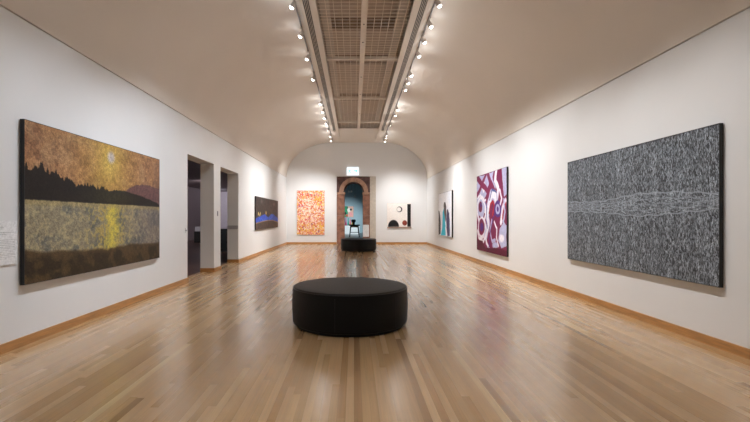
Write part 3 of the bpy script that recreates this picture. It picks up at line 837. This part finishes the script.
# ------------------------------------------------------------------ things in the far room
painting(FY1, -0.50, 1.38, 0.90, 0.95, 0.04, paint_far(), 'small green and pink painting on the blue wall seen through the archway', edge=M_EDGE)
FR = 35.0
t = thing('display_bench', 'long white display bench with dark top seen through the archway', 'bench', (-0.10, FR, 0))
k = MB(); k.box(-1.1, 0.55, -0.3, 0.3, 0.0, 0.69); k.build('base', M_WHITEP, t)
k = MB(); k.box(-1.12, 0.57, -0.32, 0.32, 0.69, 0.73, 0.004); k.build('bench_top', M_GREYP, t)
for i, (x, nm, c) in enumerate(((-0.66,'crimson',(0.45,0.02,0.10,1)),(-0.47,'teal green',(0.02,0.33,0.22,1)),(-0.31,'coral pink',(0.75,0.16,0.18,1)),(-0.13,'yellow',(0.72,0.58,0.05,1)))):
    v_ = thing('cone_vase', '%s cone-shaped vase on the white display bench beyond the archway' % nm, 'vase', (x, FR-0.05, 0.73), 0, 'coloured vases on the display bench')
    h = (0.60, 0.55, 0.50, 0.34)[i]
    mm = mat(nm.replace(' ', '_')+'_glaze', c, 0.3, noise=0.05)
    k = MB(); k.lathe([(0,0),(0.07,0),(0.073,0.02),(0.045,h*.55),(0.03,h*.85),(0.04,h-0.01),(0.034,h-0.01),(0.024,h*.85),(0,h*.8)], 20); k.build('vessel', mm, v_)
    k = MB(); k.lathe([(0.034,h-0.012),(0.042,h-0.012),(0.043,h),(0.034,h)], 20); k.build('rim', mm, v_)
# dark side table and pot
TY = 29.4
t = thing('side_table', 'small dark four-legged table seen through the archway', 'table', (0.03, TY, 0))
k = MB(); k.box(-0.36, 0.36, -0.25, 0.25, 0.77, 0.85, 0.006); k.build('tabletop', M_BLACK, t)
k = MB(); k.box(-0.28, 0.28, -0.2, 0.2, 0.66, 0.80); k.build('drawer_box', M_BROWN, t)
for sx in (-1, 1):
    for sy in (-1, 1):
        k = MB(); k.cyl((sx*0.24, sy*0.17, 0.80), (sx*0.33, sy*0.22, 0.0), 0.045, 0.035); k.build('leg', M_BLACK, t)
k = MB(); k.box(-0.30, 0.30, -0.02, 0.02, 0.30, 0.34); k.build('stretcher', M_BLACK, t)
v_ = thing('round_pot', 'squat black pot standing on the small dark table beyond the archway', 'pot', (-0.03, TY, 0.85))
k = MB(); k.lathe([(0,0),(0.07,0),(0.09,0.03),(0.075,0.10),(0.10,0.15),(0.155,0.22),(0.15,0.30),(0.13,0.34),(0.12,0.34),(0.13,0.28),(0,0.2)], 28); k.build('vessel', M_BLACK, v_)
k = MB(); k.lathe([(0.118,0.335),(0.134,0.335),(0.136,0.35),(0.118,0.35)], 28); k.build('rim', M_BLACK, v_)
# far room lamps
for i, (x, y, z, lb) in enumerate(((-0.42, 33.5, 3.30, 'left one of the pair'), (-0.18, 33.5, 3.30, 'right one of the pair'), (0.07, 30.5, 2.77, 'lower single one'))):
    h = z+0.17
    t_ = spot(x, y, h, (x*2-0.2, FY1, 0.9) if i < 2 else (-0.1, FR, 0.3), 260 if i < 2 else 650, 60, 'tiny hanging spotlight in the blue room beyond the archway, %s' % lb, 'spotlights in the far room', (0.85,0.95,1.0))
    k = MB(); k.cyl((0,0,0), (0,0,FZ-h), 0.008); k.build('hanging_rod', M_RAIL, t_)
# ------------------------------------------------------------------ things in the side room
t = thing('display_plinth', 'low black plinth with white top seen through the first wall opening', 'plinth', (-8.35, 22.9, 0), 0, 'plinths in the side room')
k = MB(); k.box(-0.02, 0.75, -0.4, 0.4, 0, 0.60); k.build('base', M_BLACK, t)
v_ = thing('paper_tray', 'pale tray on top of the low black plinth in the side room', 'tray', (-8.35, 22.9, 0.60))
k = MB(); k.box(-0.01, 0.7, -0.3, 0.3, 0.0, 0.03); k.build('tray_base', M_TRAY, v_)
k = MB(); k.box(-0.01, 0.01, -0.3, 0.3, 0.03, 0.24); k.box(0.68, 0.7, -0.3, 0.3, 0.03, 0.24); k.box(0.01, 0.68, 0.28, 0.3, 0.03, 0.24); k.box(0.01, 0.68, -0.3, -0.28, 0.03, 0.24); k.build('tray_sides', M_TRAY, v_)
t = thing('display_plinth', 'tall black plinth seen through the second wall opening', 'plinth', (-4.93, 16.6, 0), 0, 'plinths in the side room')
k = MB(); k.box(-0.45, 0.22, -0.3, 0.3, 0.05, 0.86); k.build('base', M_BLACK, t)
k = MB(); k.box(-0.42, 0.19, -0.27, 0.27, 0.0, 0.05); k.build('foot', M_GREYP, t)
k = MB(); k.box(-0.46, 0.23, -0.31, 0.31, 0.86, 0.885); k.build('plinth_top', M_BLACK, t)
t = thing('jamb_shade', 'grey band standing in for shade on the inner side of the second wall opening', 'rail', (XL-T, OP[1][1], 0.98))
k = MB(); k.box(0.0, T-0.01, -0.012, 0, 0, 0.10, 0.002); k.build('shade_strip', mat('jamb_shade_grey', (0.36,0.36,0.38,1), 0.45, noise=0.02), t)  # thin grey strip added to stand for shade cast on the jamb
for x, y, tg, e, cc, lb in ((-4.9, 14.8, (-5.6, 17.6, 0.6), 110, (0.82,0.9,1.0), 'near the tall plinth'), (-6.6, 20.0, (-9.4, 24.0, 1.7), 170, (1,0.86,0.86), 'near the low plinth'),
        (-8.4, 26.0, (-8.9, 29.4, 1.7), 200, (0.85,0.9,1.0), 'at the far end'), (-5.6, 9.0, (-4.8, 8.4, 0.8), 120, (1,0.9,0.88), 'nearest the first opening')):
    spot(x, y, SZ, tg, e, 110, 'unseen added ceiling spotlight inside the dim side room, %s' % lb, 'added spotlights in the side room', cc)  # lamps added out of sight to light the side room

# ------------------------------------------------------------------ world, camera, view
wd = bpy.data.worlds.new('World'); SC.world = wd; wd.use_nodes = True
wd.node_tree.nodes['Background'].inputs[0].default_value = (0.5,0.55,0.6,1)
wd.node_tree.nodes['Background'].inputs[1].default_value = 0.05
cam = bpy.data.cameras.new('Camera'); co = bpy.data.objects.new('Camera', cam); COL.objects.link(co)
cam.sensor_width = 36; cam.sensor_fit = 'HORIZONTAL'; cam.lens = 430/750*36
cam.shift_x = (375-354)/750; cam.shift_y = (218-211)/750
cam.clip_start = 0.05; cam.clip_end = 200
co.location = (0,0,1.3); co.rotation_euler = (PI/2,0,0)
SC.camera = co
SC.view_settings.view_transform = 'Standard'; SC.view_settings.look = 'None'
SC.view_settings.gamma = 1.0; SC.view_settings.use_curve_mapping = False
SC.view_settings.exposure = 0.58
